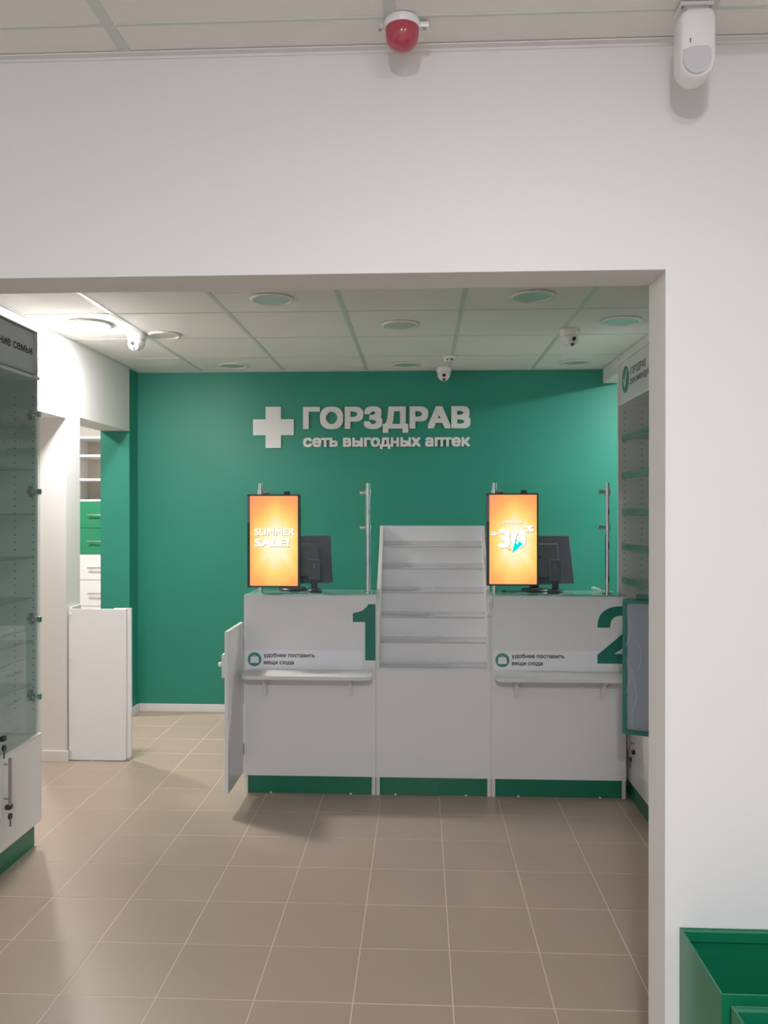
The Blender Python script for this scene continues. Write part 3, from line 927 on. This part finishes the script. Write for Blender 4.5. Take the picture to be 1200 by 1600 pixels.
# ================================================================== GATE LEAVES
def leaf_panel(bm, x0, x1, y0, y1, z0, z1, r=.02):
    """board standing across the view with a rounded lower right corner"""
    pts = [(x0, z0), (x1 - r, z0)] + [(x1 - r + r * math.sin(a), z0 + r - r * math.cos(a)) for a in [PI / 2 * k / 5 for k in range(1, 6)]] + [(x1, z1), (x0, z1)]
    prism(bm, pts, 'XZ', y0, y1)
t = thing('gate_leaf', 'closed low white gate leaf standing by the pillar on the left', 'gate', (-1.89, 4.63, 0), 'low white gate leaves')
bm = bmesh.new(); leaf_panel(bm, -2.072, -1.730, 4.615, 4.633, 0.006, 0.895, .012); obj('board', bm, M['lam'], t)
bm = bmesh.new(); leaf_panel(bm, -1.808, -1.706, 4.6335, 4.652, 0.016, 0.897, .02); obj('stile', bm, M['lam'], t)
bx('top_edge', -1.808, -1.706, 4.6335, 4.652, 0.8972, 0.899, M['lam_edge'], t)
for z in (0.865, 0.60, 0.32, 0.06):
    bm = bmesh.new(); cyl(bm, (-2.063, 4.611, z), (-2.063, 4.6155, z), .006, .007, seg=14); obj('screw_cap', bm, M['white_pl'], t, smooth=True)
bm = bmesh.new(); cyl(bm, (-1.93, 4.625, 0), (-1.93, 4.625, 0.008), .008, seg=12); obj('foot', bm, M['white_pl'], t)
bx('hinge_board', -2.078, -2.060, 4.634, 4.76, 0.01, 0.905, M['lam'], t)

t = thing('gate_leaf', 'open low white gate leaf swung out from the left counter', 'gate', (-0.929, 3.95, 0.11), 'low white gate leaves')
bx('board', -0.9395, -0.9225, 3.79, 4.125, 0.113, 0.893, M['lam'], t)
bx('top_edge', -0.9395, -0.9225, 3.79, 4.125, 0.8932, 0.895, M['lam_edge'], t)
bx('latch_plate', -0.956, -0.9396, 3.80, 3.90, 0.672, 0.782, M['white_pl'], t)
bm = bmesh.new(); cyl(bm, (-0.956, 3.83, 0.735), (-0.972, 3.83, 0.735), .007, seg=14); sphere(bm, (-0.972, 3.83, .73), .009, 1, 1, 1.4, 12, 8); obj('latch_knob', bm, M['white_pl'], t, smooth=True)
bm = bmesh.new(); cyl(bm, (-0.924, 4.124, 0.2), (-0.924, 4.124, 0.26), .005, seg=12); cyl(bm, (-0.924, 4.124, .75), (-0.924, 4.124, .81), .005, seg=12); obj('hinge', bm, M['steel'], t)

# ================================================================== LEFT SHOWCASE
t = thing('glass_showcase', 'tall glass-fronted showcase with grey sign box at the left edge', 'showcase', (-1.88, 2.8, 0))
XB, XF = -2.075, -1.70
Y0, Y1 = 2.05, 3.475
bx('plinth', XB, -1.70, Y0, Y1 - .035, 0.0, 0.098, M['plinth'], t)
bx('lower_body', XB, -1.702, Y0, Y1, 0.098, 0.48, M['lam'], t)
bx('body_top', XB, -1.682, Y0, Y1, 0.480, 0.4885, M['lam_edge'], t)
d = bx('door', -1.701, -1.684, 3.135, Y1 - .001, 0.101, 0.478, M['lam'], t)
bm = bmesh.new(); cyl(bm, (-1.660, 3.155, 0.285), (-1.660, 3.155, 0.475), .006, seg=12)
for z in (.31, .45): cyl(bm, (-1.660, 3.155, z), (-1.684, 3.155, z), .004, seg=8)
obj('handle', bm, M['steel'], d, smooth=True)
def lock_key(par, x, y, z, sgn=1):
    bm = bmesh.new(); cyl(bm, (x, y, z), (x + sgn * .012, y, z), .009, seg=16)
    lk = obj('lock', bm, M['silver'], par, smooth=True)
    bm = bmesh.new(); box(bm, x + sgn * .010 - .004, x + sgn * .010 + .016, y - .012, y + .012, z - .012 + .004, z + .012, bev=.003)
    cyl(bm, (x + sgn * .02 - .004, y, z - .036), (x + sgn * .02 + .004, y, z - .036), .0125, seg=18)
    box(bm, x + sgn * .02 - .0015, x + sgn * .02 + .0015, y - .003, y + .003, z - .078, z - .040)
    obj('key', bm, M['key'], lk)
lock_key(d, -1.684, 3.165, 0.272)
for k in range(3):
    z = 0.101 + k * .1265
    bx('drawer', -1.701, -1.684, 2.62, 3.131, z, z + .1235, M['lam'], t)
bx('door', -1.701, -1.684, 2.06, 2.616, 0.101, .478, M['lam'], t)
bx('back_panel', XB, XB + .012, Y0, Y1, 0.49, 2.26, M['lam_in'], t)
side = bx('side_panel', XB + .012, -1.70, Y1 - .018, Y1, 0.49, 2.26, M['lam_in'], t)
bm = bmesh.new()
for x in (-1.795, -1.712, -2.02):
    z = 0.60
    while z < 2.0:
        cyl(bm, (x, Y1 - .0185, z), (x, Y1 - .0175, z), .003, seg=8)
        z += .032
ho = obj('peg_holes', bm, M['hole'], side); ho['kind'] = 'stuff'
bx('side_panel', XB + .012, -1.70, Y0, Y0 + .018, 0.49, 2.26, M['lam_in'], t)
bx('top_panel', XB + .012, -1.70, Y0 + .018, Y1 - .018, 2.055, 2.07, M['lam'], t)
for z in (1.84, 1.655, 1.46, 1.272, 1.09, 0.90, 0.71):
    bx('glass_shelf', XB + .015, -1.712, Y0 + .02, Y1 - .02, z - .003, z + .003, M['shelf_glass'], t)
gl = bx('glass_door', -1.693, -1.688, Y0 + .01, Y1 - .004, 0.4925, 2.054, M['glass'], t)
for z in (1.898, 1.559, 0.999, 0.661):
    bm = bmesh.new()
    cyl(bm, (-1.699, 3.425, z), (-1.668, 3.425, z), .006, seg=14)
    cyl(bm, (-1.674, 3.425, z), (-1.664, 3.425, z), .013, seg=24)
    cyl(bm, (-1.699, 3.425, z), (-1.694, 3.425, z), .011, seg=20)
    h = obj('hinge', bm, M['chrome'], gl, smooth=True)
    bm = bmesh.new(); box(bm, -1.733, -1.70, 3.44, 3.456, z - .008, z + .008); box(bm, -1.726, -1.712, 3.446, 3.4565, z - .024, z + .024)
    obj('hinge_plate', bm, M['steel'], h)
lock_key(gl, -1.688, 3.125, 0.560)
sb = bx('sign_box', XB + .012, -1.7125, Y0, Y1, 2.072, 2.268, M['lam'], t)
bm = bmesh.new()
box(bm, -1.7125, -1.699, Y0, Y1, 2.0705, 2.078); box(bm, -1.7125, -1.699, Y0, Y1, 2.262, 2.270); box(bm, -1.7125, -1.699, Y1 - .008, Y1, 2.078, 2.262)
obj('sign_frame', bm, M['steel'], sb)
bx('corner_cap', -1.712, -1.690, Y1 - .05, Y1 + .001, 2.0555, 2.070, M['white_pl'], t)
signm = mat('sign_face_grey', srgb(198, 202, 210), 0.3)
bx('sign_face', -1.7124, -1.708, Y0 + .01, Y1 - .01, 2.079, 2.261, signm, sb)
text_at('lettering', 'ние семьи', (-1.7079, 3.165, 2.162), (0, 1, 0), UP, 0.276, 0.030, M['grey_print'], sb, bold=.02, cap='н')

# ================================================================== RIGHT SHELF CABINET
t = thing('shelf_cabinet', 'tall open shelf cabinet with check-mark sign box beside the right pillar', 'cabinet', (1.28, 3.3, 0))
XF, XB, Y0, Y1 = 1.07, 1.47, 2.2, 4.395
bx('plinth', XF + .006, XB, Y0, Y1 - .02, 0, 0.088, M['plinth'], t)
bx('lower_body', XF + .018, XB, Y0, Y1, 0.088, 0.80, M['lam_in'], t)
ys = [Y0, 2.72, 3.25, 3.72, 4.17]
for a, b in zip(ys, ys[1:]):
    d = bx('door', XF, XF + .0175, a + .002, b - .002, 0.09, 0.80, M['lam'], t)
    bm = bmesh.new(); cyl(bm, (XF - .028, b - .125, .285), (XF - .028, b - .125, .46), .006, seg=12)
    for z in (.31, .435): cyl(bm, (XF - .028, b - .125, z), (XF, b - .125, z), .004, seg=8)
    obj('handle', bm, M['steel'], d, smooth=True)
    lock_key(d, XF, b - .125, 0.265, -1)
bx('filler_strip', XF, XF + .0175, 4.172, Y1, 0.09, .80, M['lam'], t)
bx('ledge', XF, XB, Y0, Y1, 0.80, 0.818, M['lam'], t)
side = bx('side_panel', XF, XB, Y1 - .018, Y1, 0.818, 2.30, M['lam'], t)
bm = bmesh.new()
for x in (1.103, 1.196, 1.40):
    z = 0.95
    while z < 2.03:
        cyl(bm, (x, Y1 - .0185, z), (x, Y1 - .0175, z), .003, seg=8)
        z += .033
ho = obj('peg_holes', bm, M['hole'], side); ho['kind'] = 'stuff'
bx('side_panel', XF, XB, Y0, Y0 + .018, 0.818, 2.30, M['lam'], t)
bx('back_panel', XB - .012, XB, Y0 + .018, Y1 - .018, 0.818, 2.30, M['lam_in'], t)
for z in (1.865, 1.665, 1.470, 1.285, 1.105):
    s_ = bx('glass_shelf', 1.094, XB - .013, Y0 + .02, Y1 - .02, z - .003, z + .003, M['shelf_glass'], t)
    bx('price_rail', 1.0885, 1.0925, Y0 + .02, Y1 - .022, z - .018, z + .016, M['rail'], s_)
sb = bx('sign_box', XF + .012, XB - .013, Y0 + .018, Y1 - .018, 2.045, 2.30, M['lam'], t)
bm = bmesh.new()
box(bm, XF - .002, XF + .0125, Y0, Y1, 2.040, 2.056); box(bm, XF - .002, XF + .0125, Y0, Y1, 2.262, 2.285); box(bm, XF - .002, XF + .0125, Y1 - .04, Y1 - .002, 2.056, 2.262)
obj('sign_frame', bm, M['lam_edge'], sb)
bx('sign_face', XF + .003, XF + .0122, Y0 + .005, Y1 - .041, 2.0565, 2.2615, mat('sign_face_white', srgb(214, 214, 216), .3), sb)
xs = XF + .0028
bm = bmesh.new(); cyl(bm, (xs - .001, 4.235, 2.163), (xs, 4.235, 2.163), .070, seg=48); obj('check_disc', bm, M['icon_print'], sb)
bm = bmesh.new()
prism(bm, [(4.276, 2.165), (4.266, 2.172), (4.250, 2.145), (4.208, 2.215), (4.199, 2.208), (4.249, 2.118)], 'YZ', xs - .0018, xs - .0009)
obj('check_mark', bm, M['white_print'], sb)
text_at('lettering', 'ГОРЗДРАВ', (xs, 4.135, 2.170), (0, -1, 0), UP, 0.272, 0.036, M['grey_print'], sb, bold=.0)
text_at('lettering', 'рекомендует', (xs, 4.135, 2.122), (0, -1, 0), UP, 0.365, 0.027, M['grey_print'], sb, bold=.0, cap='н')

# green holder wrapped in film, bracketed to the cabinet
t = thing('poster_holder', 'green framed holder wrapped in clear film beside the right pillar', 'holder', (0.88, 3.27, 0.565))
def quad_frame(bm, p0, p1, z0, z1, wd, dep):
    """upright frame between plan points p0, p1"""
    p0, p1 = Vector((*p0, 0)), Vector((*p1, 0)); u = (p1 - p0).normalized(); n = Vector((u.y, -u.x, 0)); L_ = (p1 - p0).length
    mt = Matrix(((u.x, -n.x, 0, p0.x), (u.y, -n.y, 0, p0.y), (0, 0, 1, 0), (0, 0, 0, 1)))
    for a in ((0, wd, z0, z1), (L_ - wd, L_, z0, z1), (wd, L_ - wd, z0, z0 + wd), (wd, L_ - wd, z1 - wd, z1)):
        vs = box(bm, a[0], a[1], 0, dep, a[2], a[3])
        bmesh.ops.transform(bm, matrix=mt, verts=vs)
    return mt, L_
P0, P1 = (0.824, 3.30), (0.948, 3.24)
bm = bmesh.new(); mt, LL = quad_frame(bm, P0, P1, 0.566, 1.114, 0.013, 0.05); obj('frame', bm, M['frame'], t)
bm = bmesh.new(); box(bm, .013, LL - .013, .03, .045, .579, 1.101); bmesh.ops.transform(bm, matrix=mt, verts=bm.verts[:]); obj('insert', bm, M['insert'], t)
bm = bmesh.new(); box(bm, .050, LL + .02, .012, .045, 1.114, 1.134, bev=.003); bmesh.ops.transform(bm, matrix=mt, verts=bm.verts[:]); obj('top_clip', bm, M['frame'], t)
bm = bmesh.new()
rnd = random.Random(4)
NX, NZ = 14, 60
g = [[None] * (NZ + 1) for _ in range(NX + 1)]
for i in range(NX + 1):
    for j in range(NZ + 1):
        u_ = .012 + (LL - .024) * i / NX; z = .577 + .524 * j / NZ
        dd = .012 + .003 * math.sin(j * .35 + 3 * math.sin(i * .5)) * math.sin(i * .9 + j * .08) + rnd.uniform(-.0015, .0015)
        g[i][j] = bm.verts.new((u_, dd, z))
for i in range(NX):
    for j in range(NZ):
        bm.faces.new((g[i][j], g[i + 1][j], g[i + 1][j + 1], g[i][j + 1]))
bmesh.ops.transform(bm, matrix=mt, verts=bm.verts[:])
fo = obj('film_wrap', bm, M['film'], t, smooth=True)
fo.modifiers.new('thick', 'SOLIDIFY').thickness = 0.0006
bm = bmesh.new()
rv = [bm.verts.new(p) for p in ((0.876, 3.27, 1.134), (0.880, 3.268, 1.134), (0.868, 3.272, 1.165), (0.865, 3.273, 1.163))]
bm.faces.new(rv)
for zs, xo in (([.60, .66, .72, .78, .84], .045), ([.83, .87, .91, .95], .062), ([.72, .80, .90, .99, 1.05], .020)):
    cb = bmesh.new()  # white tubes painted in as glints along the wrap's wrinkles
    tube(cb, [(xo + .012 * math.sin(q * 31 + xo * 90), .006, q) for q in zs], .0009, 6)
    bmesh.ops.transform(cb, matrix=mt, verts=cb.verts[:])
    obj('film_glint', cb, M['glint'], fo, smooth=True)
ff = obj('film_tail', bm, M['film'], t); ff.modifiers.new('thick', 'SOLIDIFY').thickness = 0.001
bm = bmesh.new(); cyl(bm, (0.94, 3.28, 0.72), (1.069, 3.36, 0.72), .008, seg=12); cyl(bm, (0.94, 3.28, 0.76), (1.069, 3.36, 0.76), .008, seg=12)
obj('bracket_arm', bm, M['steel'], t, smooth=True)

# ================================================================== STORE ROOM SHELVES
t = thing('drawer_shelf', 'white shelves over green and white drawers seen through the left doorway', 'shelf', (-2.70, 6.8, 0))
X0, X1, YS = -2.97, -2.42, 6.60
bx('side_panel', X0, X0 + .018, YS, 6.98, 0, 2.10, M['lam'], t)
bx('side_panel', X1 - .018, X1, YS, 6.98, 0, 2.10, M['lam'], t)
bx('back_panel', X0 + .018, X1 - .018, 6.965, 6.98, 0.0, 2.08, mat('beige_back_board', srgb(205, 196, 180), .6), t)
for z in (2.09, 1.937, 1.736, 1.560):
    bx('shelf_board', X0 + .018, X1 - .018, YS, 6.965, z - .009, z + .009, M['lam'], t)
dz = [1.549, 1.328, 1.107, 0.892, 0.672, .452, .232]
for k in range(6):
    d = bx('drawer', X0 + .004, X1 - .004, YS - .018, YS, dz[k + 1] + .002, dz[k] - .002, M['green_lam'] if k < 2 else M['lam'], t)
    zc = dz[k] - .112
    bm = bmesh.new(); cyl(bm, (-2.785, YS - .045, zc), (-2.615, YS - .045, zc), .005, seg=10)
    for x in (-2.76, -2.64): cyl(bm, (x, YS - .045, zc), (x, YS - .018, zc), .004, seg=8)
    obj('handle', bm, M['steel'], d, smooth=True)
bx('plinth', X0 + .02, X1 - .02, YS, YS + .018, 0, .23, M['lam'], t)

# ================================================================== GREEN BINS
def bin_(x0, x1, y0, y1, h, label):
    t = thing('green_bin', label, 'bin', ((x0 + x1) / 2, (y0 + y1) / 2, 0), 'green bins along the entry wall')
    w_ = .004
    for a in ((x0, x0 + w_, y0, y1), (x1 - w_, x1, y0, y1), (x0 + w_, x1 - w_, y0, y0 + w_), (x0 + w_, x1 - w_, y1 - w_, y1)):
        bx('wall_panel', a[0], a[1], a[2], a[3], 0.0, h, M['bin'], t)
    bx('bottom', x0 + w_, x1 - w_, y0 + w_, y1 - w_, 0.22, 0.224, M['bin'], t)
    bm = bmesh.new(); box(bm, x0 + w_, x1 - w_, y1 - .016, y1 - w_, h - .022, h - .001); obj('rim_fold', bm, M['bin'], t)
bin_(0.560, 0.96, 1.512, 1.752, 0.576, 'open green metal bin standing against the entry wall, lower right')
bin_(0.568, 0.97, 1.245, 1.485, 0.572, 'open green metal bin in front of the first one, cut off at the corner')
